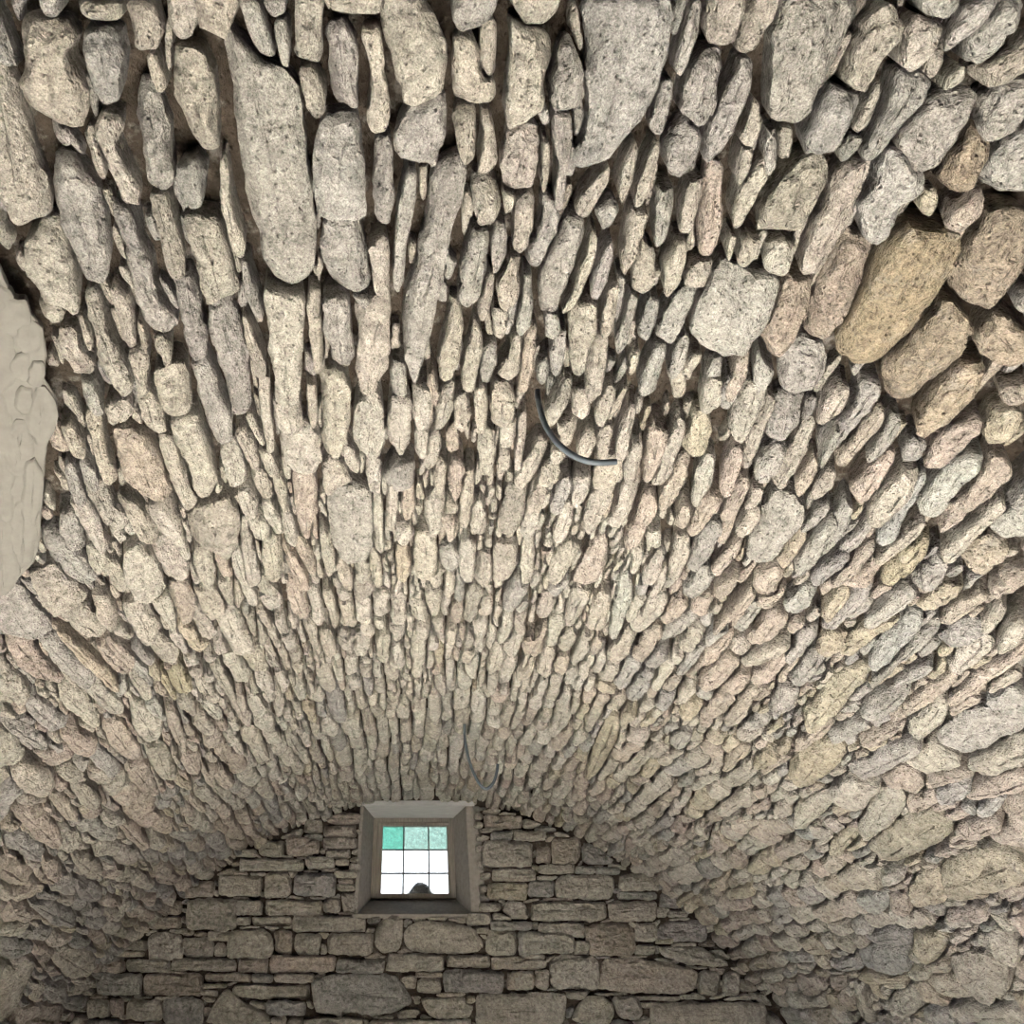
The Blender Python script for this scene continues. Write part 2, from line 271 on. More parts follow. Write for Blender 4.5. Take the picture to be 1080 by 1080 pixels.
# ------------------------------------------------------------------ outlines read off the photograph (pixels of the 1080 frame)
VAULT_TXT = """
18 18 66 18 80 42 74 66 88 90 89 128 78 143 50 132 26 112 21 96 17 60
-18 60 0 62 10 95 22 125 30 165 50 210 50 235 15 238 -5 200 -18 150
80 0 126 4 130 18 118 22 92 22 83 14
84 24 124 30 131 60 131 80 124 108 108 110 98 90 88 66
128 0 160 0 170 35 166 50 145 55 138 34
36 -8 62 -8 62 16 44 16
174 -8 211 -8 212 24 198 47 188 45 178 30
158 58 170 96 14
180 48 212 50 228 82 232 160 216 167 196 142 178 108
102 115 124 120 128 140 123 156 146 208 146 218 130 218 118 190 98 150
140 94 160 92 174 125 180 140 182 195 172 207 155 198 148 160
56 168 74 166 100 200 112 240 117 285 105 302 88 298 64 240 52 200
186 180 208 168 220 185 215 220 200 225 188 200
252 0 272 0 282 35 291 62 286 66 272 60 258 30
276 0 302 -5 302 12 286 20
288 24 303 22 306 40 305 72 296 70 290 45
308 -8 342 -8 340 45 336 66 326 69 314 60 311 30
238 25 250 40 270 68 305 75 318 100 324 160 330 215 334 285 305 305 282 292 264 230 250 165 241 90
313 66 330 70 345 95 344 120 333 125 322 110
344 32 364 24 376 40 380 80 378 112 352 115 345 75
378 32 402 26 406 60 404 80 410 105 409 138 392 143 384 125 390 90 388 60
346 -8 404 -8 400 14 360 14 346 8
336 125 376 118 383 150 386 210 384 228 340 232 331 205 333 160
340 233 380 230 388 270 389 310 380 315 345 300 337 262
394 145 412 142 416 190 416 218 408 238 396 230 393 180
403 -8 445 -8 462 20 474 50 472 92 466 98 430 112 420 80 405 35
430 113 466 100 470 100 468 140 463 170 458 180 445 175 418 165 417 135
476 -8 525 -8 522 15 505 28 484 36 476 20
478 40 500 34 508 80 524 82 525 100 518 110 500 112 482 105 477 75
507 25 524 20 526 60 525 78 514 84 507 72
532 -8 595 -8 590 12 577 30 560 30 545 18
536 18 550 28 580 34 581 60 577 90 574 112 560 125 540 134 530 128 534 85 540 55
594 44 605 42 614 65 616 100 608 114 588 114 578 104 582 80
612 14 645 -8 708 -8 716 20 706 50 696 95 685 128 660 152 640 175 612 185 611 165 622 125 618 80 622 40
481 113 504 113 505 135 502 165 490 172 479 150
508 118 519 115 523 150 527 170 510 184 504 180 507 150
535 140 565 128 569 145 566 185 562 202 532 206 528 180 533 155
566 118 578 112 580 130 574 133
573 148 579 148 580 180 575 206 570 200
583 120 606 122 606 150 598 185 597 225 585 225 587 180 583 145
605 232 612 212 630 188 645 175 644 195 630 215 620 230
500 190 518 190 527 200 528 225 520 240 503 238 499 210
470 175 488 168 497 180 494 200 480 235 474 270 462 320 448 370 438 408 424 375 424 325 440 280 452 215 455 190
730 5 744 0 738 40 732 60 720 84 713 80 718 50
754 -8 789 -8 784 25 778 45 765 49 750 45 750 20
802 -8 825 -8 818 28 800 55 786 61 779 55 790 25
728 75 745 52 765 50 764 80 758 105 746 130 735 136 716 122 720 95
722 128 742 137 740 160 728 180 718 192 700 185 704 155
704 88 714 88 712 110 700 148 690 146 686 138 692 115
782 62 796 62 795 85 780 122 778 130 766 160 744 175 742 170 750 130 766 95 778 75
795 105 800 110 803 135 796 155 782 156 778 148 786 130
838 -8 920 -8 912 20 890 60 872 90 862 120 845 135 816 134 812 120 815 75 820 30
825 138 838 136 836 170 824 172
808 138 820 136 820 175 811 185 805 180
782 158 796 156 790 180 780 198 776 190
806 165 812 186 800 200 785 235 775 245 772 230 778 205
800 240 805 215 822 190 850 170 872 168 876 190 862 220 850 248 825 250 803 248
654 215 650 200 662 165 672 150 676 160 668 190 658 212
693 152 698 155 690 185 680 215 668 222 672 195 682 170
726 195 745 190 742 215 730 248 720 250 718 225
750 175 766 175 764 210 762 245 752 275 740 272 736 240 746 205
930 5 948 10 955 30 950 48 935 70 920 90 908 105 888 92 900 60 915 25
968 12 990 25 992 40 975 70 960 78 950 70 955 45
975 -8 1015 -8 1005 15 995 22 978 15
1020 0 1056 -8 1045 20 1030 32 1015 38 1000 52 996 46 1008 22
1065 -2 1088 0 1080 30 1065 40 1050 65 1030 73 1020 65 1025 35 1045 25
990 52 1005 55 1002 70 988 88 978 80 978 68
1015 65 1018 82 1005 92 993 98 998 82
882 92 906 106 904 125 885 160 868 165 850 162 847 145 862 115
928 85 930 105 918 135 905 142 900 138 912 112
898 142 910 145 898 165 885 175 882 160
950 75 975 80 990 92 978 108 955 135 935 160 925 168 906 165 918 145 940 110
980 105 1005 95 1028 100 1024 125 1010 155 992 175 975 180 960 165 945 155 948 140 965 120
936 158 960 165 978 180 978 200 955 215 945 235 940 255 925 262 910 255 908 235 915 215 925 195
1095 30 1095 70 1065 88 1045 98 1032 90 1030 75 1055 65
1095 82 1095 115 1070 140 1055 150 1035 143 1035 125 1042 105 1060 90
1030 135 1055 155 1050 175 1030 200 1005 212 991 195 1000 170 1020 150
1100 130 1100 207 1055 207 1036 195 1045 180 1065 155
116 215 134 216 145 230 150 255 148 265 138 262 124 240
40 238 60 236 68 262 82 290 84 318 78 334 66 325 48 320 28 292 22 262
38 324 55 318 72 332 68 340 56 345 44 335
114 302 136 312 140 335 144 365 134 369 128 360 122 325
130 268 150 264 162 285 166 315 182 335 190 350 178 358 158 350 145 325 138 300
86 310 98 308 108 325 118 360 138 395 141 408 128 416 115 405 105 375 98 350
83 330 90 332 99 362 94 372 86 355
60 350 80 348 86 370 100 385 101 392 94 402 80 402 72 385 60 372
156 206 176 205 186 240 194 285 192 293 182 292 174 280 166 250
192 232 212 230 234 232 240 262 252 310 246 318 232 320 222 328 217 322 210 300 200 262
174 296 204 292 212 330 218 360 218 378 206 384 198 378 190 340 182 308
145 340 152 345 158 366 148 369
160 355 176 355 182 370 180 385 174 390 165 375
134 371 152 368 160 380 156 402 158 414 146 415 140 395
162 388 190 382 200 400 202 438 186 444 170 438 164 410
82 402 98 400 106 418 110 432 102 438 90 425
202 388 218 380 228 400 236 425 244 440 246 465 238 478 226 470 212 430
230 168 238 165 244 205 252 240 260 265 258 272 250 272 242 255 233 220
254 275 262 276 268 300 276 325 278 338 268 336 258 315
276 300 296 304 320 306 322 340 320 380 316 418 306 425 290 422 288 390 280 340
222 325 242 322 250 345 262 380 265 430 258 440 246 446 240 420 226 375 218 360
255 334 262 340 272 365 282 390 278 402 268 398 260 365
272 402 284 402 286 430 290 470 282 474 276 450
323 305 338 308 340 345 342 385 344 392 336 397 330 390 326 350
340 306 360 306 370 330 373 355 372 390 364 397 348 390 352 370 342 350
337 398 352 395 366 400 370 425 366 465 355 485 342 480 340 440
375 328 395 312 412 310 413 340 411 370 406 395 396 410 384 418 376 400 378 360
370 314 388 315 394 330 385 330
389 258 406 250 412 275 410 305 406 312 396 310 392 285
430 175 440 180 438 215 430 250 426 300 420 310 413 300 416 260 418 220
412 385 424 384 430 400 430 420 414 420 410 400
498 245 517 244 515 275 510 315 500 327 490 327 482 318 488 280
522 235 534 232 536 250 532 270 524 286 518 285 518 260
530 200 546 206 540 225 531 228
545 215 560 205 566 215 565 240 556 262 548 272 540 262 542 235
571 210 580 208 590 230 590 245 580 270 570 286 558 288 554 282 562 265 570 240
538 268 552 272 548 295 546 322 540 328 525 324 525 300
516 288 523 290 521 315 514 340 507 344 502 335 510 310
552 290 562 292 563 315 560 345 548 356 543 350 550 320
600 228 616 232 618 248 606 285 594 310 588 335 578 338 568 335 570 300 568 290 582 270 590 248
626 245 632 250 626 285 612 320 600 333 592 335 606 305 618 270
645 250 648 270 640 300 632 318 624 318 626 295 636 270
476 322 486 325 490 345 486 380 476 400 466 402 462 385 470 355
500 342 506 348 510 370 504 400 500 415 488 415 486 398 494 370
520 328 538 330 535 350 530 363 520 360
540 358 550 358 550 380 548 400 535 408 524 402 532 385
556 350 566 345 566 375 560 400 556 416 545 416 550 385
574 335 590 335 594 350 585 362 575 360
604 325 630 322 630 345 620 375 612 395 602 392 600 350
588 355 598 350 598 370 590 396 582 395 580 375
512 368 524 366 525 385 516 405 508 406 508 385
566 390 578 378 580 400 572 410 564 405
630 360 644 360 642 385 632 420 620 425 616 405 620 380
642 305 655 300 652 330 645 355 632 355 634 335
628 225 645 215 655 225 648 245 636 250
450 395 458 392 464 412 460 430 450 420
764 276 780 282 795 290 820 295 822 310 812 340 798 360 788 375 760 378 738 365 730 355 726 345 742 315 752 295
724 285 738 276 751 278 748 295 742 304 722 303 720 296
718 305 740 308 728 330 715 355 708 366 692 358 700 335 708 318
830 295 864 298 852 330 838 360 822 384 802 362 815 335
785 248 804 252 800 272 790 288 778 280
815 258 836 252 842 265 832 285 824 292 808 288 808 275
842 290 850 260 870 220 895 175 915 168 912 195 900 235 880 265 866 290
712 255 724 252 724 275 714 305 706 318 698 310 700 285
680 260 692 270 692 300 680 312 668 308 668 290
695 200 714 200 710 225 702 255 692 265 690 240
664 225 685 222 680 245 668 275 658 290 655 280 660 250
771 250 778 250 774 270 768 278 766 268
684 316 698 318 694 340 684 365 672 362 676 340
664 312 674 314 666 345 662 370 652 378 650 360 660 335
692 365 704 368 698 395 690 415 672 420 678 395
720 355 728 360 722 385 710 402 703 398 710 372
665 375 676 368 672 390 662 395
650 295 662 295 656 330 648 345
826 368 850 360 874 368 872 395 860 425 840 426 822 418 824 390
844 355 862 315 882 275 895 250 915 262 926 268 912 310 895 345 875 368 860 366
728 375 742 372 738 390 722 402 716 396
778 378 790 375 788 398 775 425 766 422 770 400
752 382 764 380 760 410 748 430 740 425 744 405
800 370 812 385 820 392 810 412 800 420 795 405
708 402 726 398 724 418 708 425
958 235 975 238 1010 245 1016 262 1006 285 990 310 978 330 962 350 945 365 930 380 905 385 886 378 882 370 895 340 910 315 925 280 940 252
1048 222 1092 228 1092 285 1070 310 1055 325 1045 335 1020 325 1004 310 1012 285 1030 250
1028 200 1040 210 1045 225 1030 235 1012 244 1000 238 1006 220
972 200 990 198 990 215 982 230 970 225
1000 315 1030 345 1025 365 1000 395 972 425 965 436 945 432 933 418 940 395 960 370 978 345
1055 328 1080 345 1092 380 1070 392 1050 388 1028 372 1035 350
1015 385 1040 385 1045 398 1035 420 1010 440 980 460 965 462 968 445 985 420
1092 305 1092 335 1070 328 1075 312
112 426 138 420 138 440 130 458 116 458
146 418 164 416 172 440 177 456 168 461 156 455 148 435
118 462 140 458 155 465 168 490 178 520 178 528 165 530 150 525 130 508 122 480
180 445 208 440 216 462 226 490 230 515 218 532 206 530 196 490 184 462
232 478 248 470 258 488 262 510 250 520 240 510
88 442 108 440 112 470 118 500 122 510 112 516 104 500 96 470
62 452 78 448 88 465 90 482 80 485 70 472
166 463 182 463 190 490 200 520 208 536 200 544 190 540 178 505
158 538 172 530 186 538 190 555 180 562 166 558
126 532 145 535 156 552 168 570 162 576 150 572 138 555
90 520 108 518 120 540 136 558 130 566 118 570 105 548
82 488 92 485 104 508 100 520 90 512
74 495 86 528 13
76 532 92 528 104 548 114 575 108 582 94 570 86 552
62 548 82 545 90 565 88 580 76 580 66 565
212 540 240 530 252 545 250 575 240 588 225 582 205 575 200 560
130 585 150 575 165 592 174 620 165 640 145 640 135 615
160 585 180 578 195 590 200 612 185 618 172 608
176 566 190 562 202 590 196 596 184 580
204 580 222 580 228 600 225 620 212 620 206 600
44 575 62 570 85 590 102 612 98 620 80 618 58 600
90 585 106 582 114 596 104 605 92 598
110 600 124 598 136 620 128 632 116 622
288 424 316 422 320 440 316 455 300 455 290 442
298 455 325 450 338 465 340 485 332 502 312 504 298 490 296 472
322 406 333 410 336 440 333 455 325 452 324 430
388 416 400 414 406 440 404 470 394 486 384 475 372 462 374 430
412 420 432 422 434 445 428 475 424 490 416 480 408 455
404 505 418 490 438 492 436 508 425 515 408 512
436 412 452 410 456 425 452 450 440 452 436 435
437 453 451 453 449 480 438 480
452 482 455 465 462 455 466 470 462 490 454 500 446 495
346 530 352 520 372 515 390 520 394 545 392 575 385 588 372 592 358 588 350 570 346 550
340 495 352 487 366 500 372 508 356 515 346 525 340 510
366 475 375 498 12
308 504 330 504 336 525 334 545 326 570 318 568 312 540
279 480 289 500 13
266 503 280 500 288 522 276 528 268 518
292 508 300 538 11
276 530 288 528 296 548 300 565 290 565 282 550
251 520 266 516 272 535 268 548 258 550
262 552 276 540 286 560 280 572 270 570
276 575 292 568 298 585 298 612 288 618 278 605
254 552 262 555 268 580 276 612 262 620 256 590
302 545 310 580 13
315 575 330 605 12
254 455 270 495 14
262 440 277 470 7
384 488 403 487 402 510 398 525 390 515
398 527 400 580 12
415 514 413 560 11
425 515 437 512 438 535 432 548 424 545
415 556 432 550 435 565 424 575
418 578 430 575 434 600 428 620 418 615
438 565 455 563 462 580 460 605 445 615 436 605
342 565 349 600 13
360 596 368 618 12
382 596 382 615 16
395 585 398 615 12
450 528 464 520 468 545 466 565 455 568 448 550
464 412 479 400 480 420 474 440 466 455 458 452
518 412 532 408 543 420 540 440 532 450 518 448
480 422 494 418 496 440 488 458 478 452
508 412 508 455 14
470 458 482 452 484 475 472 480
514 462 512 498 16
530 450 544 446 545 460 536 472 528 468
526 475 536 472 540 490 530 500 523 495
572 475 547 512 15
552 440 546 495 9
482 490 480 525 17
496 500 490 550 13
467 490 462 512 12
464 524 462 545 12
464 552 480 548 484 560 472 568
506 535 502 565 13
534 520 556 520 554 545 548 562 534 570 524 560 530 540
574 492 592 490 590 505 572 514 566 510
572 518 560 540 15
556 545 568 540 570 555 560 570 550 565
598 510 586 540 15
600 540 588 568 15
605 508 624 500 620 520 610 540 602 535
625 525 642 520 646 528 632 550 622 560 614 552
628 495 655 480 655 500 650 520 625 518
672 470 664 505 16
580 478 596 474 598 485 582 490
586 450 606 445 606 460 602 475 592 470
624 460 612 478 15
642 452 634 475 14
664 430 672 430 668 450 660 478 648 480 650 460
605 418 622 415 625 435 618 450 602 445
644 412 632 445 14
660 415 644 445 9
600 405 580 445 14
600 575 612 585 602 605 590 616 576 616 584 595
625 580 640 575 640 600 630 616 602 616 610 600
494 575 492 612 18
520 578 545 578 546 600 538 616 522 616
557 575 556 612 14
464 582 478 578 486 590 478 605 466 605
658 515 672 520 668 535 655 555 640 555 648 540
745 400 764 402 760 425 748 440 738 440 740 420
766 400 786 398 780 425 772 438 760 432
790 405 810 412 806 430 792 455 782 468 770 460 774 435
732 440 748 440 752 465 745 485 732 485 718 475 728 460
808 425 820 425 812 450 802 475 792 500 784 500 786 475 796 455
822 425 850 428 848 445 835 465 826 470 808 465 814 445
848 460 858 452 864 465 854 485 840 510 825 525 814 520 820 500 836 480
805 480 820 470 830 480 822 500 808 512 795 508 796 495
718 490 730 492 722 515 708 545 696 540 694 530 706 510
748 490 736 535 17
688 450 706 455 700 475 688 505 678 508 680 480
718 450 698 505 16
718 530 728 530 732 550 724 558 712 550
754 525 732 562 18
778 480 766 515 16
784 510 766 545 15
792 516 806 514 800 530 785 538
798 535 802 540 790 560 778 560 776 550
812 525 835 522 850 535 845 555 828 575 815 595 800 600 788 590 788 572 800 555 808 540
840 565 850 570 840 590 828 602 820 595
872 550 882 545 885 560 870 580 855 605 845 610 838 600 850 580
870 535 876 540 862 560 850 565 844 558
858 488 864 495 856 512 845 526 838 520 845 505
872 495 882 495 878 515 865 530 855 525 858 512
875 455 885 450 880 470 868 492 863 485
712 568 728 565 726 590 716 612 704 612
755 558 730 598 19
775 570 785 565 780 590 765 610 750 612 758 590
772 545 762 572 11
800 608 818 603 826 612 820 625 805 628 795 620
664 580 678 576 680 592 668 602
690 585 702 590 695 610 675 615
680 560 696 558 698 575 685 580
866 425 890 408 900 412 892 435 878 450 864 458
908 405 930 405 928 420 912 445 895 462 880 480 866 495 864 475 880 455 898 435
926 430 935 440 928 455 908 475 898 490 884 492 884 480 900 460
942 440 952 442 945 460 930 480 918 488 915 480 925 462
935 480 944 485 936 505 920 525 908 538 896 522 910 505
950 498 968 498 964 515 945 540 930 552 914 545 918 535 932 515
962 462 980 472 970 490 952 496 950 485
1000 455 1010 450 1035 440 1038 450 1025 470 1005 490 985 498 972 498 980 480 990 465
1018 478 1035 478 1034 498 1018 515 1002 535 985 546 970 535 978 515 1000 495
1045 480 1060 485 1065 505 1050 520 1030 538 1010 552 992 562 990 555 1005 535 1025 515 1036 498
1055 525 1062 535 1045 552 1025 570 1008 590 998 595 994 582 1010 565 1035 545
1050 440 1080 435 1078 455 1065 472 1045 475 1036 465 1040 450
1055 412 1092 408 1092 432 1065 435 1054 425
1075 535 1092 535 1092 570 1060 570 1046 562 1055 548
1035 572 1055 575 1065 592 1050 605 1030 616 1018 600 1015 590
970 502 978 505 968 525 955 550 945 570 928 575 926 565 940 545 958 525
970 570 980 572 975 590 960 605 945 620 930 622 930 610 945 590
890 530 898 545 892 565 875 585 860 598 860 580 872 560
918 555 922 560 910 575 895 585 884 582
890 588 860 612 15
910 580 922 578 915 595 895 615 875 618 890 598
975 550 968 565 950 580 930 595 924 590 940 575 960 558
985 595 998 600 995 612 975 622 962 616
35 615 60 605 85 622 92 635 70 645 55 648 40 630
-8 628 20 622 40 645 58 660 40 675 20 672 -8 672
62 650 90 638 108 660 112 672 100 682 85 672
5 680 28 672 45 695 66 718 62 726 42 725 20 705
42 675 58 672 85 700 103 712 98 722 88 730 70 715 50 692
58 660 70 665 98 690 118 710 126 725 118 728 98 705 75 685
-8 695 10 705 30 730 36 742 22 745 -8 730
28 745 42 738 72 762 70 772 52 774 34 760
62 735 75 726 98 745 108 765 102 772 85 762 70 752
90 732 106 720 125 738 132 750 120 758 100 745
138 742 160 752 172 762 170 780 155 787 142 770
62 778 82 770 104 785 102 800 90 805 72 792
108 765 128 762 148 788 150 802 135 806 118 790
-8 760 20 765 48 780 52 790 42 795 20 780
-8 770 14 778 28 798 18 808 -8 815
10 812 28 802 58 820 60 832 45 845 25 832
95 805 108 792 130 812 118 821 105 815
132 810 156 805 165 830 170 842 152 840 140 825
152 790 175 788 188 815 186 826 170 828 162 810
190 800 212 795 214 815 200 820
60 820 72 808 92 822 92 830 75 828
75 832 88 826 110 845 100 855 88 850
52 842 66 840 84 862 72 870 60 858
172 740 184 742 198 785 190 795 180 775
178 715 192 704 204 722 200 735 186 735
152 680 168 670 188 690 186 705 170 708
130 640 150 632 168 658 165 670 150 676 138 660
108 685 135 712 15
134 718 145 712 162 735 150 740
116 678 138 692 12
98 635 112 630 124 650 116 660 104 652
160 635 180 632 188 655 184 668 172 655
178 622 195 615 205 635 205 655 196 660 182 640
915 708 918 718 895 740 875 760 855 770 845 755 865 735 890 712
865 785 885 780 892 798 880 812 855 828 838 825 830 812 845 795
945 785 962 778 972 790 950 805 925 825 912 828 890 812 920 798
960 760 990 740 1002 750 990 772 975 783 960 775
945 660 960 650 973 655 965 672 945 690 925 705 915 702 925 685
985 660 992 668 975 685 955 695 935 715 922 722 920 712 945 695 960 680
955 722 962 728 945 745 922 758 908 752 915 740
1005 710 1010 718 985 740 960 752 940 758 935 750 965 735
945 765 955 760 950 772 930 785 908 788 905 778
910 755 916 762 900 775 880 785 874 775
955 620 965 622 958 640 935 658 918 662 912 655 930 640
882 628 898 625 890 640 875 655 864 650
870 662 895 672 888 682 876 692 860 685
860 688 872 694 862 710 845 725 832 722 845 700
820 728 842 730 838 745 820 757 810 750
1010 685 1040 672 1050 680 1035 695 1015 712 1000 708
1092 672 1092 690 1060 705 1035 725 1010 745 1002 745 1002 735 1030 712
1010 658 1038 665 1035 675 1010 685 998 685 990 675
1055 635 1062 645 1050 665 1042 672 1032 662
1030 628 1042 632 1030 645 1005 665 992 665 995 655
1055 605 1088 602 1088 620 1055 632 1045 625
1065 650 1092 655 1085 668 1055 685 1052 675
990 625 1015 618 1010 635 995 652 975 652 965 645
970 605 995 598 998 610 985 622 970 622
940 872 965 862 985 860 1002 875 998 890 970 905 945 918 930 912 925 900 915 895
920 840 945 835 955 850 940 870 915 880 905 870
1000 910 1040 895 1080 905 1092 920 1050 935 1010 948 998 945 990 925
965 925 985 920 1000 945 995 952 965 958 957 945
875 890 898 875 908 888 885 902 876 900
840 850 865 838 885 848 865 862 848 870 838 865
1052 942 1078 935 1086 950 1060 960 1052 955
1000 962 1035 955 1042 962 1015 972 998 972
905 1005 935 1000 950 1008 962 1022 940 1032 915 1025 902 1015
962 990 985 985 998 992 992 1010 972 1020 960 1008
1002 1015 1035 1002 1060 1015 1062 1045 1040 1060 1020 1050 1005 1030
1028 990 1050 985 1070 1005 1072 1018 1058 1015 1045 998 1030 997
900 1038 910 1035 914 1055 925 1085 905 1085 900 1060
940 1050 962 1045 972 1065 958 1074 940 1068
838 1030 862 1030 870 1045 855 1055 840 1052
872 1035 890 1030 892 1045 877 1050
990 835 1010 828 1025 835 1005 848 992 850
957 847 982 838 990 850 975 860 960 860
1030 855 1050 840 1062 845 1052 862 1035 868
927 922 950 918 956 928 932 940
935 945 955 942 960 965 950 970 938 962
12 860 38 852 58 868 65 885 55 892 35 880
8 888 25 882 50 900 48 912 30 912 10 900
-8 905 15 910 38 922 32 938 22 942 -8 928
45 905 60 908 70 922 62 935 47 922
72 902 95 900 110 915 105 928 90 925
80 935 100 930 110 942 98 954 85 948
30 955 55 952 82 968 80 978 55 975
12 1030 38 1012 40 1030 20 1070 0 1085 -8 1050
48 1040 70 1037 72 1045 62 1058 48 1052
22 1068 40 1060 70 1062 65 1088 15 1088
55 1015 80 1005 102 1008 95 1030 75 1035
92 990 108 982 115 992 105 1000
122 870 140 870 158 885 148 895 135 885
148 898 165 896 170 910 158 914
640 760 655 765 648 790 630 820 615 828 620 805 630 780
660 610 668 625 662 650 652 680 642 678 645 650 652 620
708 778 722 770 730 778 720 795 706 795
605 622 625 627 615 650 605 668 595 665 598 640
632 625 644 630 640 655 635 672 617 670 620 655
568 635 588 635 582 655 565 658
"""
WALL_TXT = """
0 815 205 940 285
0 950 190 1080 280
0 725 290 1035 350
0 1045 285 1110 335
0 700 250 808 285
0 625 370 830 475
0 845 355 970 478
0 985 360 1190 475
0 475 485 710 640
0 700 487 840 565
0 850 485 1125 560
1 95 480 172 552
0 785 565 975 612
0 715 570 780 610
0 978 562 1330 645
0 290 640 450 775
0 455 670 605 770
0 575 640 685 685
0 610 695 660 760
0 660 630 885 770
0 890 630 980 745
0 990 650 1115 755
0 440 395 610 475
0 350 482 450 560
0 262 565 447 628
0 185 770 395 835
0 405 765 710 830
0 720 768 862 838
0 875 752 1185 835
0 50 840 265 948
0 272 840 555 950
0 560 838 785 880
0 785 838 885 882
0 890 835 1080 885
0 545 915 620 950
0 560 888 665 912
0 690 888 1060 960
0 110 955 170 1045
0 180 960 355 1070
0 360 960 555 1090
0 558 1085 620 955 670 905 730 965 860 1030 880 1085
0 860 968 1045 1045
0 0 960 100 1050
0 0 1055 160 1100
0 150 680 288 730
0 130 735 270 762
0 90 772 182 835
1 95 130 250 190
1 90 190 255 245
1 105 243 220 290
1 10 280 145 340
1 0 205 75 270
1 0 110 90 170
1 150 293 215 325
1 145 345 255 385
1 160 385 235 412
1 155 412 245 445
1 217 315 270 348
1 180 450 258 545
1 110 645 330 755
1 400 555 475 570 470 650 460 730 375 752 335 700 340 620
1 475 650 500 605 580 590 720 592 800 620 860 680 855 735 700 745 520 738 480 700
1 870 630 1015 755
1 1025 635 1140 760
1 775 550 895 610
1 820 612 885 650
1 890 590 1040 635
1 155 765 385 840
1 392 745 670 830
1 678 750 890 815
1 893 752 1150 825
1 40 870 110 845 430 840 500 930 520 985 420 1030 330 1045 230 1020 180 1045 60 1030 35 950
1 540 865 655 940
1 665 820 955 935
1 965 830 1100 920
1 530 832 660 860
1 550 950 765 950 770 985 810 1000 790 1060 610 1055 570 1010
1 820 935 1255 1100
1 0 1050 280 1100
1 310 1060 800 1110
1 0 842 40 882
1 0 890 25 955
1 860 85 1040 150
1 890 160 990 205
1 1000 160 1150 205
1 845 210 1095 335
1 895 338 1105 400
1 870 405 1070 490
1 835 500 940 545
1 945 545 965 495 1020 490 1060 520 1075 580 1000 582
2 10 162 165 205
2 117 230 190 315
2 195 190 335 320
2 335 215 400 230 500 315 340 320
2 130 320 300 365
2 305 327 400 365
2 403 335 515 370
2 82 395 205 475
2 210 370 495 487
2 510 365 700 445
2 505 447 695 488
2 90 495 455 590
2 465 492 695 590
2 705 455 840 530
2 750 540 840 570
2 130 593 350 670
2 355 600 585 755
2 590 600 690 690
2 700 585 925 690
2 40 640 295 745
2 0 592 100 632
2 300 678 368 750
2 592 702 685 755
2 692 672 770 700
2 700 708 900 712 1020 790 1020 810 820 795 720 755
2 185 748 415 920
2 430 768 620 765 885 820 860 940 400 925
2 892 822 990 945
2 1010 830 1090 945
2 0 772 165 815
2 60 748 160 772
2 0 830 110 915
2 112 820 183 915
2 285 1075 310 990 370 940 440 945 490 985 495 1040 470 1085
2 470 945 600 950 630 1030 600 1065 520 1060
2 580 945 800 970
2 660 975 1200 1100
"""
VAULT = [np.array(list(map(float, l.split()))) for l in VAULT_TXT.strip().splitlines()]
VAULT = [capsule(*v) if len(v) == 5 else v.reshape(-1, 2) for v in VAULT]

# end wall: tile index, then a box (x0 y0 x1 y1) or an outline, in 1/4.5 px from the tile's corner
TILE = [(90, 840), (320, 840), (540, 840)]
WALL = []
for l in WALL_TXT.strip().splitlines():
    v = list(map(float, l.split())); tx, ty = TILE[int(v[0])]; v = np.array(v[1:])
    if len(v) == 4:
        x0, y0, x1, y1 = v; e = min(x1 - x0, y1 - y0) * .16; j = lambda: rng.uniform(.3, 1.5) * e
        v = np.array([x0 + j(), y0, x1 - j(), y0 + rng.uniform(-.3, .5) * e, x1, y0 + j(), x1 + rng.uniform(-.5, .3) * e, y1 - j(), x1 - j(), y1, x0 + j(), y1 - rng.uniform(-.3, .5) * e, x0, y1 - j(), x0 + rng.uniform(-.3, .5) * e, y0 + j()])
    P = v.reshape(-1, 2) / 4.5 + (tx, ty); WALL.append(P)

# ------------------------------------------------------------------ packing of the remaining stones on a face
def paint_poly(mask, P, u0, v0, res):
    i0, j0 = np.floor((P.min(0) - (u0, v0)) / res).astype(int); i1, j1 = np.ceil((P.max(0) - (u0, v0)) / res).astype(int)
    i0, j0 = max(i0, 0), max(j0, 0); i1, j1 = min(i1, mask.shape[0] - 1), min(j1, mask.shape[1] - 1)
    if i1 <= i0 or j1 <= j0: return
    U, V = np.meshgrid(u0 + (np.arange(i0, i1 + 1) + .5) * res, v0 + (np.arange(j0, j1 + 1) + .5) * res, indexing='ij')
    ins = np.zeros(U.shape, bool); Q = np.roll(P, -1, 0)
    for (a, b), (c, d) in zip(P, Q):
        if b == d: continue
        ins ^= ((b > V) != (d > V)) & (U < (c - a) * (V - b) / (d - b) + a)
    mask[i0:i1 + 1, j0:j1 + 1] |= ins

def erode(m, k):
    for _ in range(k):
        n = m.copy(); n[1:] &= m[:-1]; n[:-1] &= m[1:]; n[:, 1:] &= m[:, :-1]; n[:, :-1] &= m[:, 1:]; m = n
    return m

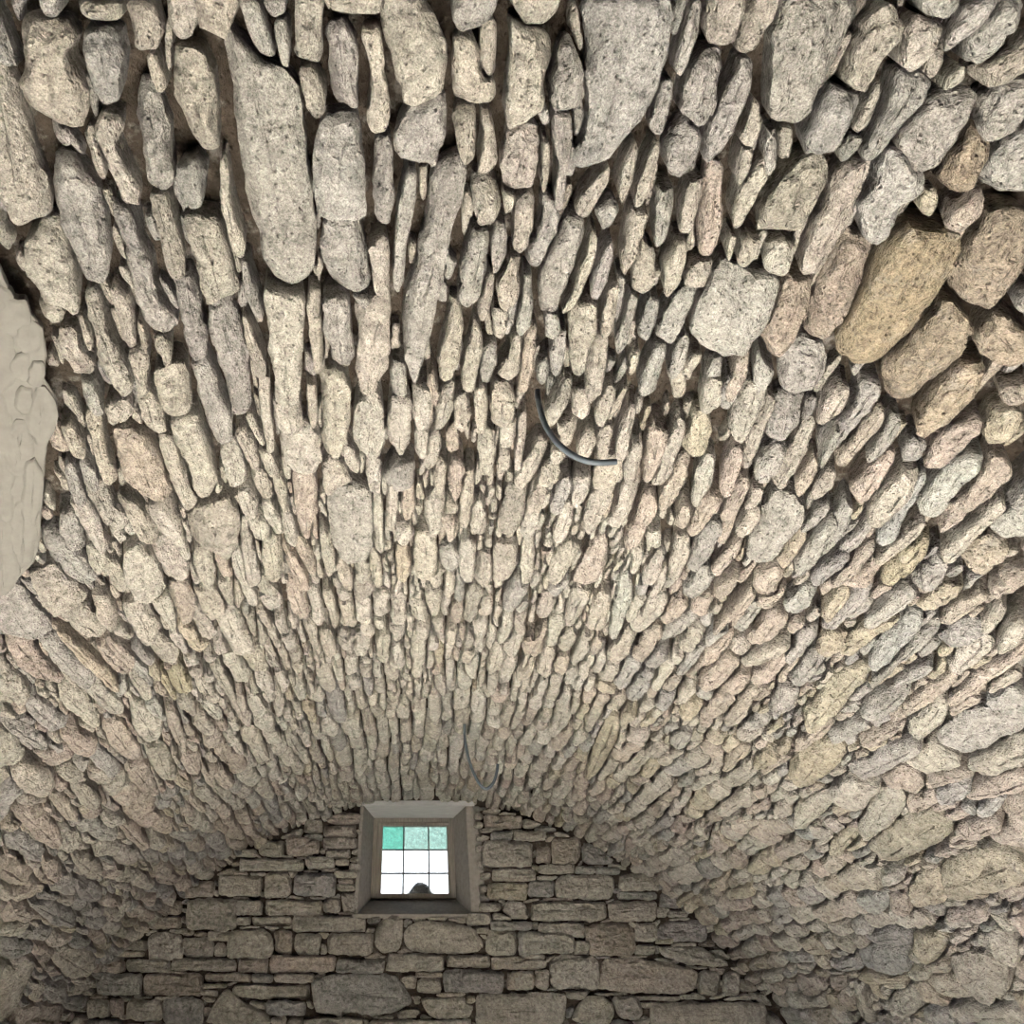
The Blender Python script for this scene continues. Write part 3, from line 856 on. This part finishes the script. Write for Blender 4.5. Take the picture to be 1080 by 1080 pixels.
def pack(u0, u1, v0, v1, res, fixed, valid, pitch, length, gap, wob=.03, cover=.25, power=2.8):
    """u runs along the courses, v across them; returns outlines (n,2) of stones filling what `fixed` leaves"""
    nu, nv = int((u1 - u0) / res), int((v1 - v0) / res)
    block = ~valid(u0 + (np.arange(nu)[:, None] + .5) * res, v0 + (np.arange(nv)[None] + .5) * res)
    for P in fixed: paint_poly(block, P, u0, v0, res)
    seeds = []
    v = v0
    while v < v1:
        p = rng.uniform(*pitch); ph = rng.uniform(0, 9); u = u0 - rng.uniform(0, .2)
        while u < u1:
            l = rng.uniform(*length) * rng.choice([.55, .8, 1, 1, 1.25]); wv = wob * (math.sin(u * 1.7 + ph * .4) + .6 * math.sin(u * 4.1 + v * 2))
            seeds.append((u + l / 2, v + p / 2 + wv + rng.normal(0, p * .10), l / 2, p / 2 * rng.uniform(.85, 1.3))); u += l
        v += p
    def covered(s):
        i0, i1 = [int(np.clip((s[0] + k * s[2] * .6 - u0) / res, 0, nu - 1)) for k in (-1, 1)]
        j0, j1 = [int(np.clip((s[1] + k * s[3] * .6 - v0) / res, 0, nv - 1)) for k in (-1, 1)]
        return block[i0:i1 + 1, j0:j1 + 1].mean()
    seeds = [s for s in seeds if u0 < s[0] < u1 and v0 < s[1] < v1 and covered(s) < cover]
    def assign(seeds):
        lab = np.full((nu, nv), -1, np.int32); best = np.full((nu, nv), 2.6, np.float32)
        for k, (su, sv, hu, hv) in enumerate(seeds):
            i0, i1 = max(int((su - 1.45 * hu - u0) / res), 0), min(int((su + 1.45 * hu - u0) / res) + 1, nu)
            j0, j1 = max(int((sv - 1.45 * hv - v0) / res), 0), min(int((sv + 1.45 * hv - v0) / res) + 1, nv)
            if i1 <= i0 or j1 <= j0: continue
            a = np.abs((u0 + (np.arange(i0, i1) + .5) * res - su) / hu)[:, None]; b = np.abs((v0 + (np.arange(j0, j1) + .5) * res - sv) / hv)[None]
            d = (a ** power + b ** power).astype(np.float32); w = best[i0:i1, j0:j1]; m = d < w
            w[m] = d[m]; lab[i0:i1, j0:j1][m] = k
        lab[block] = -2
        return lab
    lab = assign(seeds)
    free = erode(lab == -1, max(1, int(.014 / res)))   # holes left between: small wedges
    ii, jj = np.nonzero(free); order = rng.permutation(len(ii)); taken = np.zeros_like(free); extra = []
    hp = pitch[0] * .42
    for k in order:
        i, j = ii[k], jj[k]
        if taken[i, j]: continue
        a = int(hp * 3.2 / res); b = int(hp * 1.6 / res); taken[max(i - a, 0):i + a, max(j - b, 0):j + b] = True
        extra.append((u0 + (i + .5) * res, v0 + (j + .5) * res, hp * rng.uniform(2.2, 4.2), hp * rng.uniform(.8, 1.2)))
    first = len(seeds); seeds = seeds + extra
    lab = assign(seeds)
    S = np.array(seeds); n = 22; t = np.linspace(0, 2 * np.pi, n, endpoint=False)
    ct, st = np.cos(t), np.sin(t); k = (np.abs(ct) ** power + np.abs(st) ** power) ** (-1 / power)
    du, dv = S[:, 2:3] * (ct * k), S[:, 3:4] * (st * k); r = np.zeros((len(S), n)); alive = np.ones((len(S), n), bool); ids = np.arange(len(S))[:, None]
    for f in np.arange(.04, 1.4, .04):
        i = np.clip(((S[:, 0:1] + du * f - u0) / res).astype(int), 0, nu - 1); j = np.clip(((S[:, 1:2] + dv * f - v0) / res).astype(int), 0, nv - 1)
        alive &= lab[i, j] == ids; r[alive] = f
    out = []
    for a in range(len(S)):
        rr = r[a]; rr = .5 * rr + .25 * (np.roll(rr, 1) + np.roll(rr, -1))
        x, y = du[a] * rr, dv[a] * rr; L = np.hypot(x, y) + 1e-6; g = np.clip(1 - gap * rng.uniform(.6, 1.5) / L, .45, 1)
        P = np.column_stack([S[a, 0] + x * g, S[a, 1] + y * g])
        if abs(area(P)) > 6e-4: out.append((P, a >= first))
    return out

# ------------------------------------------------------------------ stone colours; the paler mid-vault mix also paints in brighter light
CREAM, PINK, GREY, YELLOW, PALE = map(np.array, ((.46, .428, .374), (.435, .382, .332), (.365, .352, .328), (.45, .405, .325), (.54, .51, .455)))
def tint(kind_weights):
    k = rng.choice(5, p=np.array(kind_weights) / sum(kind_weights))
    return np.clip((CREAM, PINK, GREY, YELLOW, PALE)[k] * .70 * rng.normal(1, .075) * (1 + rng.normal(0, .009, 3)), .08, .8)
SPECIAL = [((950, 310), (.27, .20, .10)), ((660, 80), (.35, .355, .36)), ((865, 60), (.34, .335, .315)), ((108, 70), (.35, .355, .36)), ((285, 170), (.40, .395, .37)),
           ((880, 740), (.46, .42, .31)), ((862, 805), (.40, .35, .25)), ((1005, 515), (.60, .62, .58)), ((370, 555), (.36, .35, .33)), ((820, 560), (.38, .375, .355)),
           ((540, 545), (.27, .25, .225)), ((840, 210), (.33, .315, .26)), ((985, 135), (.33, .32, .31)), ((943, 212), (.40, .40, .395)), ((1040, 920), (.38, .335, .25)),
           ((965, 885), (.37, .34, .26)), ((945, 675), (.44, .46, .46)), ((945, 545), (.40, .43, .44)), ((955, 595), (.42, .37, .24)), ((192, 722), (.44, .39, .25)),
           ((650, 645), (.60, .62, .57)), ((1020, 175), (.26, .19, .12)), ((775, 330), (.50, .50, .47)), ((980, 380), (.26, .20, .13)), ((1050, 275), (.26, .20, .14)), ((1055, 360), (.25, .19, .13)), ((890, 310), (.30, .235, .19)), ((835, 335), (.32, .25, .20)), ((1005, 425), (.30, .23, .15)), ((20, 180), (.36, .355, .34))]
def vault_tint(c, s, y):
    for (px, py), col in SPECIAL:
        if math.hypot(c[0] - px, c[1] - py) < 16: return (.65 * np.array(col) * .62 + .35 * np.array((.33, .31, .27)))
    if s > .9 and y < 2.6: return tint((2, 4.5, 4, 1.2, 0))
    if s > .9: return tint((7, 3, 1.4, 2, 0))
    if s < -1.2: return tint((4, 3.5, 4, .4, 0))
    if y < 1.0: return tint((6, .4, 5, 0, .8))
    return tint((7, 1.2, .5, .3, 7))  # limy middle of the vault; extra PALE share paints in its stronger light

# ------------------------------------------------------------------ the vault
def vault_world(P3):
    th = P3[:, 0] / R; r = R - P3[:, 2]
    return np.column_stack([XC + r * np.sin(th), P3[:, 1], ZC + r * np.cos(th)])
def wall_world(P3): return np.column_stack([P3[:, 0], D - P3[:, 2], P3[:, 1]])

SMAX = R * (math.pi / 2 + .01)
DOOR_Y0, DOOR_Y1, DOOR_Z = .75, 2.05, 2.05        # doorway through the left haunch, outside the picture
DOOR_T = -math.acos((DOOR_Z - ZC) / R)
def shell(name, t0, t1):                         # earth and mortar core behind the stones
    m = MB(); n = max(6, int((t1 - t0) / math.radians(3)))
    ts = sorted(list(np.linspace(t0, t1, n + 1)) + ([DOOR_T] if t0 < DOOR_T < t1 else []))
    for a, b in zip(ts[:-1], ts[1:]):
        for ys in (((Y0 - .4, DOOR_Y0), (DOOR_Y1, D + .5)) if b <= DOOR_T + 1e-6 else ((Y0 - .4, D + .5),)):
            c = []
            for y in ys:
                for r in (R + .11, R + .30):
                    for t in (a, b): c.append((XC + r * math.sin(t), y, ZC + r * math.cos(t)))
            m.hexa([c[0], c[1], c[5], c[4], c[2], c[3], c[7], c[6]])
    return m.build(name, M_EARTH, kind='structure')
in_door = lambda s, y: (s < R * DOOR_T) & (y > DOOR_Y0 - .02) & (y < DOOR_Y1 + .02)
SPLIT = math.radians(33)
ceiling = shell('ceiling', -SPLIT, SPLIT)
wall_left = shell('wall_left', -math.pi / 2 - .02, -SPLIT)
wall_right = shell('wall_right', SPLIT, math.pi / 2 + .02)
ceiling['label'] = 'rubble stone barrel vault overhead'; ceiling['category'] = 'ceiling'
wall_left['label'] = 'left haunch of the rubble stone vault'; wall_left['category'] = 'wall'
wall_right['label'] = 'right haunch of the rubble stone vault'; wall_right['category'] = 'wall'

PLASTER = np.array([-70, 250, -30, 250, -5, 268, 8, 296, 14, 314, 36, 330, 48, 354, 50, 374, 44, 395, 56, 412, 62, 432, 60, 450, 50, 466, 47, 500, 44, 530, 43, 560, 38, 590, 22, 606, 0, 626, -30, 640, -70, 640], float).reshape(-1, 2)
plaster_sy = np.array([vault_sy(*p) for p in PLASTER])
fixed_v = []
for P in VAULT:
    Q = np.array([vault_sy(*p) for p in P])
    Q = Q[(Q[:, 1] < D + .02)] if (Q[:, 1] < D + .02).sum() >= 4 else None
    if Q is not None: c = Q.mean(0); g = float(np.clip((c[1] - .75) / .6, 0, 1)); fixed_v.append(c + (Q - c) * (1 + .03 * g, 1.0) + np.sign(Q - c) * (.001 * g - .001, .009 * g))
yb = lambda s: 2.9 + .22 * np.sin(s * 2.3) + .12 * np.sin(s * 7.1 + 1)          # where the coarser far courses begin
sb = lambda y: 1.75 + .15 * np.sin(y * 2.1) + .08 * np.sin(y * 6.3)             # where the lower right turns to rougher rubble
sl = lambda y: -1.55 + .14 * np.sin(y * 2.6) + .07 * np.sin(y * 7.3)            # and the lower left
known = [q[:, ::-1] for q in fixed_v] + [plaster_sy[:, ::-1]]
near = lambda s: 1.25 + .1 * np.sin(s * 3.1)                                     # nearest strip: wide open joints
mid = lambda u, v: (v < sb(u)) & (v >= sl(u))
fill = pack(Y0, 1.5, -2.0, 2.1, .008, known, lambda u, v: (u < near(v)) & mid(u, v), (.046, .085), (.13, .30), .0085, cover=.12)
fill += pack(1.0, 3.4, -2.0, 2.1, .008, known, lambda u, v: (u >= near(v)) & (u < yb(v)) & mid(u, v), (.046, .085), (.15, .34), .008, power=4)
fill += pack(2.4, D + .02, -2.0, 2.1, .008, known, lambda u, v: (u >= yb(v)) & mid(u, v), (.064, .108), (.16, .36), .0095, power=4)
fill += pack(Y0, D + .02, 1.4, SMAX, .008, known, lambda u, v: v >= sb(u), (.055, .115), (.13, .34), .0085, wob=.03, power=4.5)
fill += pack(Y0, D + .02, -SMAX, -1.2, .008, known, lambda u, v: (v < sl(u)) & ~in_door(v, u), (.065, .12), (.14, .34), .0095, wob=.03, power=4)
records = []                                     # (pixel area, host, verts, quads, tris, tint)
def add_stone(Q, world_fn, host_fn, colour_fn, depth, traced, **kw):
    W = world_fn(np.column_stack([Q, np.zeros(len(Q))])); px = to_px(W); c = px.mean(0)
    front = ((W - CAM) @ np.array([0, COS, SIN])) > .1
    vis = front.all() and -10 < c[0] < 1090 and -10 < c[1] < 1090
    A = abs(area(px)) if vis else 0.0
    n, rings = (72, 15) if A > 1500 else (44, 10) if A > 450 else (26, 7) if A > 120 else (16, 7) if A > 0 else (10, 5)
    v, q, t = stone(Q, n, rings, depth, world_fn, **kw)
    records.append((A, host_fn(W.mean(0)), v, q, t, colour_fn(c, Q.mean(0))))
def vault_host(p):
    t = math.atan2(p[0] - XC, p[2] - ZC)
    return wall_left if t < -SPLIT else wall_right if t > SPLIT else ceiling
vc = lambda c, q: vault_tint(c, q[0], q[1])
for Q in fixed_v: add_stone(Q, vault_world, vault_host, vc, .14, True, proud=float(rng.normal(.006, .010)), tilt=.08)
for P, wedge in fill:
    u, v = P.mean(0)
    if wedge and u < 1.3 and rng.random() < .55: continue
    calm = float(np.clip(max((u - 1.6) / 1.2, (abs(v) - 1.2) / .6), 0, 1))      # farther down and back the faces lie flush
    pr = -.05 if wedge and u < 1.3 else -.04 + .025 * calm if wedge else rng.normal(-.006, .014 - .004 * calm)
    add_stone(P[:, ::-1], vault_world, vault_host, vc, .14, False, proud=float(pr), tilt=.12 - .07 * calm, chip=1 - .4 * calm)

# ------------------------------------------------------------------ end wall
GY = D + .33                                     # plane of the window frame
zx = lambda x, y, pl=None: wall_xz(320 + x / 4.5, 840 + y / 4.5, pl)
ox0, oz1 = zx(285, 38); ox1, _ = zx(800, 60); _, oz0 = zx(550, 556)           # rough opening on the wall face
def in_arch(x, z, m=.0): return (x - XC) ** 2 + (z - ZC) ** 2 < (R + m) ** 2
MARG = .05
fixed_w = [np.array([wall_xz(*p) for p in P]) for P in WALL]
open_poly = np.array([(ox0 - .01, oz0 - .01), (ox1 + .01, oz0 - .01), (ox1 + .01, oz1 + .02), (ox0 - .01, oz1 + .02)])
wall_back = MB()
n = 48; arc = [(XC + (R + .28) * math.sin(t), ZC + (R + .28) * math.cos(t)) for t in np.linspace(-math.pi / 2, math.pi / 2, n + 1)]
def arch_top(x): return ZC + math.sqrt(max((R + .25) ** 2 - (x - XC) ** 2, 0))
xs = sorted(set(list(np.linspace(XC - R - .2, XC + R + .2, 41)) + [ox0, ox1]))
for a, b in zip(xs[:-1], xs[1:]):                # vertical strips, the window opening left free
    za, zb = max(arch_top(a), .01), max(arch_top(b), .01)
    def strip(z0, ta, tb):
        wall_back.hexa([(a, D + .06, z0), (b, D + .06, z0), (b, D + .62, z0), (a, D + .62, z0), (a, D + .06, ta), (b, D + .06, tb), (b, D + .62, tb), (a, D + .62, ta)])
    if a >= ox0 - 1e-6 and b <= ox1 + 1e-6:
        strip(-.05, oz0, oz0); strip(oz1, za, zb)
    else: strip(-.05, za, zb)
wall_back = wall_back.build('wall_back', M_EARTH, kind='structure', label='coursed stone end wall around the small window', category='wall')
wvalid = lambda u, v: in_arch(u, v, .0)
fill_w = pack(XC - R, XC + R, 0, oz1 + .35, .01, fixed_w + [open_poly], wvalid, (.09, .17), (.16, .42), .008, wob=.012)
wall_colours = lambda c, q: tint((8, 2.4, 1.6, .5, 0)) * .88
for Q in fixed_w: add_stone(Q, wall_world, lambda p: wall_back, wall_colours, .085, True, proud=float(rng.normal(.012, .012)), tilt=.05, rough=1.0, bevel=.03)
for Q, wedge in fill_w: add_stone(Q, wall_world, lambda p: wall_back, wall_colours, .085, False, proud=float(rng.normal(.0, .010)), bevel=.028)

# each of the 300 that show largest on a face is an object; the rest of that face is one
for host in (ceiling, wall_left, wall_right, wall_back):
    rec = sorted([r for r in records if r[1] is host], key=lambda r: -r[0])
    for r in rec[:300]:
        if r[0] <= 0: break
        c = r[2].mean(0); link('stone', mesh_from('stone', [(r[2], r[3], r[4], r[5])], M_STONE, c), host, c)
    k = min(300, sum(r[0] > 0 for r in rec))
    if rec[k:]: link('small_stones', mesh_from('small_stones', [(r[2], r[3], r[4], r[5]) for r in rec[k:]], M_STONE), host, kind='stuff')
print('stones', len(records), 'traced', len(fixed_v), len(fixed_w), 'visible', sum(r[0] > 0 for r in records), 'tris', sum(2 * len(r[3]) + len(r[4]) for r in records))

# ------------------------------------------------------------------ plaster patch: a trowelled coat with scalloped edge
def patch(P, proud, n, name, parent, **kw):
    v, q, t = stone(np.array([vault_sy(*p) for p in P]), n, 15, .03, vault_world, proud=proud, tilt=0.0, rough=.3, bevel=.007, chip=0.0)
    c = v.mean(0); return link(name, mesh_from(name, [(v, q, t, (.4, .4, .4))], M_PLASTER, c), parent, c, **kw)
host = wall_left if vault_sy(15, 430)[0] / R < -SPLIT else ceiling
patch(PLASTER, .012, 150, 'plaster_patch', host, label='smooth grey lime plaster coat at the left edge')
for cx, cy, w, h in ((14, 330, 26, 26), (30, 352, 22, 24), (22, 385, 18, 22), (38, 392, 14, 20), (44, 436, 24, 40), (26, 420, 16, 20), (20, 470, 22, 40), (34, 510, 16, 50), (24, 560, 20, 48), (4, 312, 16, 20), (-6, 380, 30, 60), (-2, 480, 30, 90), (0, 580, 30, 60)):
    a = np.linspace(0, 2 * np.pi, 14, endpoint=False); rr = 1 + rng.normal(0, .12, 14)
    patch(np.column_stack([cx + w * .75 * rr * np.cos(a), cy + h * .75 * rr * np.sin(a)]), .014 + rng.uniform(0, .006), 44, 'plaster_lump', host)

# ------------------------------------------------------------------ window
win = link('window_1', None, None, (0.5 * (ox0 + ox1), D, oz0), kind='structure', label='small square wooden window of nine panes in the end wall', category='window')
def part(m, name, mat, parent=win, **kw):
    o = m.build(name, mat, None, **kw); o.parent = parent
    o.matrix_parent_inverse = Matrix.Translation(-parent_world(parent)); return o
from mathutils import Matrix
def parent_world(p):
    v = Vector(p.location)
    while p.parent is not None: p = p.parent; v += p.location
    return v
gx0, gz1 = zx(378, 140, GY); gx1, gz0 = zx(690, 468, GY)                       # glazed area
fx0, fz1 = zx(335, 100, GY); fx1, fz0 = zx(725, 485, GY)                       # frame outside
def reveal(name, mat, quad_front, quad_back, thick, **kw):
    """slab with its visible face from two points on the wall face to two on the frame plane"""
    a, b = [np.array(p, float) for p in quad_front]; c, d = [np.array(p, float) for p in quad_back]
    m = MB(); t = np.array(thick, float); m.hexa([a, b, d, c, a + t, b + t, d + t, c + t]); return part(m, name, mat, bevel=.006, **kw)
F, B = D + .03, GY + .02
reveal('lintel', M_LINTEL, [(ox0 - .05, F, oz1), (ox1 + .03, F, oz1)], [(ox0 - .05, B, fz1 - .01), (ox1 + .03, B, fz1 - .01)], (0, 0, .04), label='whitewashed sloping lintel board')
reveal('jamb', M_SILL, [(ox0, F, oz0), (ox0, F, oz1)], [(fx0 + .01, B, oz0), (fx0 + .01, B, oz1)], (-.03, 0, 0))
reveal('jamb', M_SILL, [(ox1 - .05, F + .02, oz0), (ox1 - .05, F + .02, oz1)], [(fx1 - .01, B, oz0), (fx1 - .01, B, oz1)], (.12, 0, 0))
reveal('sill', M_SILL, [(ox0 - .04, F - .01, oz0 + .0), (ox1 + .04, F - .01, oz0 + .0)], [(ox0 - .02, B, fz0 - .0), (ox1 + .02, B, fz0 - .0)], (0, 0, -.03), label='grey sloping sill')
def ring(x0, x1, z0, z1, ax0, ax1, az0, az1, y0, y1, name, mat, parent=win, **kw):
    for q in ((x0, ax0, z0, z1), (ax1, x1, z0, z1), (ax0, ax1, az1, z1), (ax0, ax1, z0, az0)):
        m = MB(); m.box(q[0], q[1], y0, y1, q[2], q[3]); part(m, name, mat, parent, bevel=.004, **kw)
w1 = .035
ring(fx0, fx1, fz0, fz1, fx0 + .04, fx1 - .04, fz0 + .035, fz1 - .04, GY - .01, GY + .07, 'frame_bar', M_WOOD)
ring(fx0 + .04, fx1 - .04, fz0 + .035, fz1 - .04, gx0, gx1, gz0, gz1, GY + .015, GY + .055, 'sash_bar', M_WOOD)
bx = [gx0] + [zx(x, 250, GY)[0] for x in (475, 595)] + [gx1]
bz = [gz0] + [zx(475, y, GY)[1] for y in (362, 250)] + [gz1]
for x in bx[1:3]:
    m = MB(); m.box(x - .007, x + .007, GY + .03, GY + .048, gz0 - .01, gz1 + .01); part(m, 'glazing_bar', M_LEAD)
for z in bz[1:3]:
    m = MB(); m.box(gx0 - .01, gx1 + .01, GY + .032, GY + .046, z - .006, z + .006); part(m, 'glazing_bar', M_LEAD)
CLEAR = pane_material('clear_pane', (.185, .19, .192)); AQUA = pane_material('aqua_pane', (.056, .100, .087)); FAINT = pane_material('faint_green_pane', (.085, .106, .098))
for i in range(3):
    for j in range(3):
        m = MB(); m.box(bx[i] - (.012 if i == 0 else 0), bx[i + 1] + (.012 if i == 2 else 0), GY + .037, GY + .041, bz[j] - (.012 if j == 0 else 0), bz[j + 1] + (.012 if j == 2 else 0))
        part(m, 'pane', (AQUA if i == 0 else FAINT) if j == 2 else CLEAR, **({'label': 'pale blue-green pane'} if j == 2 and i == 0 else {}))
# rounded stone on the ledge outside, seen through the lowest panes
lx, lz = zx(555, 468, GY + .14); _, lz1 = zx(555, 418, GY + .14)
hw = (zx(620, 460, GY + .14)[0] - zx(500, 460, GY + .14)[0]) / 2 * 1.15; lz1 += .03
a = np.linspace(0, 2 * np.pi, 12, endpoint=False)
dome = np.array([(-1, -.6), (-.98, 0), (-.7, .35), (-.4, .78), (0, 1), (.42, .8), (.66, .4), (.98, .02), (1, -.6), (.4, -.75), (-.4, -.75)])
v, q, t = stone(np.column_stack([lx + dome[:, 0] * hw, lz + dome[:, 1] * (lz1 - lz)]), 36, 15, .10, lambda P: np.column_stack([P[:, 0], GY + .12 - P[:, 2], P[:, 1]]), proud=0.0, tilt=0.0, rough=.4, bevel=.03)
c = v.mean(0)
link('ledge_stone', mesh_from('ledge_stone', [(v, q, t, (.45, .45, .45))], M_STONE, c), None, c, label='small rounded grey stone behind the lowest window panes', category='stone')
m = MB(); m.box(ox0 - .1, ox1 + .1, GY + .075, GY + .30, lz - .25, lz - .012)
part(m, 'outer_ledge', M_SILL)

# ------------------------------------------------------------------ floor, entrance wall with its doorway, ground outside
m = MB(); m.box(XC - R - .4, XC + R + .4, Y0 - .4, D + .6, -.12, 0.0); m.build('floor', M_FLOOR, kind='structure', label='packed earth floor of the vaulted room', category='floor')
ent = MB(); xs = np.linspace(XC - R - .2, XC + R + .2, 41)
for a, b in zip(xs[:-1], xs[1:]):
    za, zb = max(arch_top(a), .01), max(arch_top(b), .01)
    ent.hexa([(a, Y0 - .35, 0), (b, Y0 - .35, 0), (b, Y0, 0), (a, Y0, 0), (a, Y0 - .35, za), (b, Y0 - .35, zb), (b, Y0, zb), (a, Y0, za)])
ent.build('wall_front', M_PLASTER, kind='structure', label='plastered wall behind the viewer', category='wall')
OUT = XC - R - .55                               # outer face of the left wall at the doorway
def arc_x(z): return XC - math.sqrt((R + .02) ** 2 - (z - ZC) ** 2)
trim = link('trim_1', None, None, (OUT, .5 * (DOOR_Y0 + DOOR_Y1), 0), kind='structure', label='stone surround of the doorway in the left haunch', category='doorway')
for y0, y1 in ((DOOR_Y0 - .3, DOOR_Y0), (DOOR_Y1, DOOR_Y1 + .3)):
    m = MB(); zs = np.linspace(0, DOOR_Z, 9)
    for a, b in zip(zs[:-1], zs[1:]):
        m.hexa([(OUT, y0, a), (arc_x(a) - .1, y0, a), (arc_x(a) - .1, y1, a), (OUT, y1, a), (OUT, y0, b), (arc_x(b) - .1, y0, b), (arc_x(b) - .1, y1, b), (OUT, y1, b)])
    part(m, 'jamb', M_PLASTER, trim)
m = MB(); m.box(OUT, arc_x(DOOR_Z) - .02, DOOR_Y0 - .3, DOOR_Y1 + .3, DOOR_Z, DOOR_Z + .25); part(m, 'lintel', M_PLASTER, trim)
door = link('added_door_leaf_1', None, None, (OUT + .1, .5 * (DOOR_Y0 + DOOR_Y1), 0), kind='structure', label='unseen half-height plank leaf added in the left doorway to block near sunlight', category='door')
DL = 1.3  # height of the added leaf, which trims the sun patch on the floor
for a in np.linspace(DOOR_Y0, DOOR_Y1, 10)[:-1]:
    m = MB(); m.box(OUT + .08, OUT + .115, a + .003, a + (DOOR_Y1 - DOOR_Y0) / 9 - .003, .01, DL); part(m, 'plank', M_WOOD, door)
for z in (.2, 1.05):
    m = MB(); m.box(OUT + .115, OUT + .145, DOOR_Y0 + .05, DOOR_Y1 - .05, z, z + .1); part(m, 'batten', M_WOOD, door)
m = MB(); m.box(-16, OUT, -10, 12, -.16, -.02); m.build('ground', M_GROUND, kind='structure', label='pale gravel ground outside the doorway', category='ground')

# ------------------------------------------------------------------ two cable ends hanging out of the vault
def tube(name, pts, rad, mat, **props):
    P = np.array(pts, float); n = len(P); k = 6
    t = np.linspace(0, n - 1, (n - 1) * k + 1); Q = []
    for x in t:                                  # Catmull-Rom
        i = min(int(x), n - 2); f = x - i; p0, p1, p2, p3 = P[max(i - 1, 0)], P[i], P[i + 1], P[min(i + 2, n - 1)]
        Q.append(.5 * (2 * p1 + (p2 - p0) * f + (2 * p0 - 5 * p1 + 4 * p2 - p3) * f * f + (3 * p1 - p0 - 3 * p2 + p3) * f ** 3))
    Q = np.array(Q); s = 12; V = []; Fc = []; up = Vector((.3, .2, 1)).normalized()
    for i, p in enumerate(Q):
        d = Vector(Q[min(i + 1, len(Q) - 1)] - Q[max(i - 1, 0)]).normalized(); a = d.cross(up).normalized(); up = a.cross(d).normalized()
        for j in range(s):
            an = 2 * math.pi * j / s; V.append(tuple(Vector(p) + (a * math.cos(an) + up * math.sin(an)) * rad))
    for i in range(len(Q) - 1):
        for j in range(s): Fc.append((i * s + j, i * s + (j + 1) % s, (i + 1) * s + (j + 1) % s, (i + 1) * s + j))
    Fc += [tuple(range(s))[::-1], tuple(range((len(Q) - 1) * s, len(Q) * s))]
    m = MB(); m.v, m.f = V, Fc; return m.build(name, mat, smooth=True, **props)
c1 = [(567, 412), (567.5, 420), (570, 433), (575, 448), (585, 464), (598, 476), (612, 484), (630, 488), (650, 487)]
c2 = [(490, 764), (490, 772), (491, 785), (496, 806), (504, 824), (512, 832), (520, 826), (524, 814), (525, 806)]
def cable(c, width_px, label):
    y0 = on_vault(*c[0], .005)[1]; P = [np.array([*wall_xz(x, y, y0), y0])[[0, 2, 1]] for x, y in c]; dep = (P[len(P) // 2] - CAM) @ np.array([0, COS, SIN])
    tube('cable', P, .5 * width_px * dep / F_PX, M_CABLE, label=label, category='cable', group='cable ends hanging from the vault')
cable(c1, 6.4, 'thick grey cable end curling out of the middle of the vault')
cable(c2, 3.2, 'thin dark cable looping down from the vault above the window')
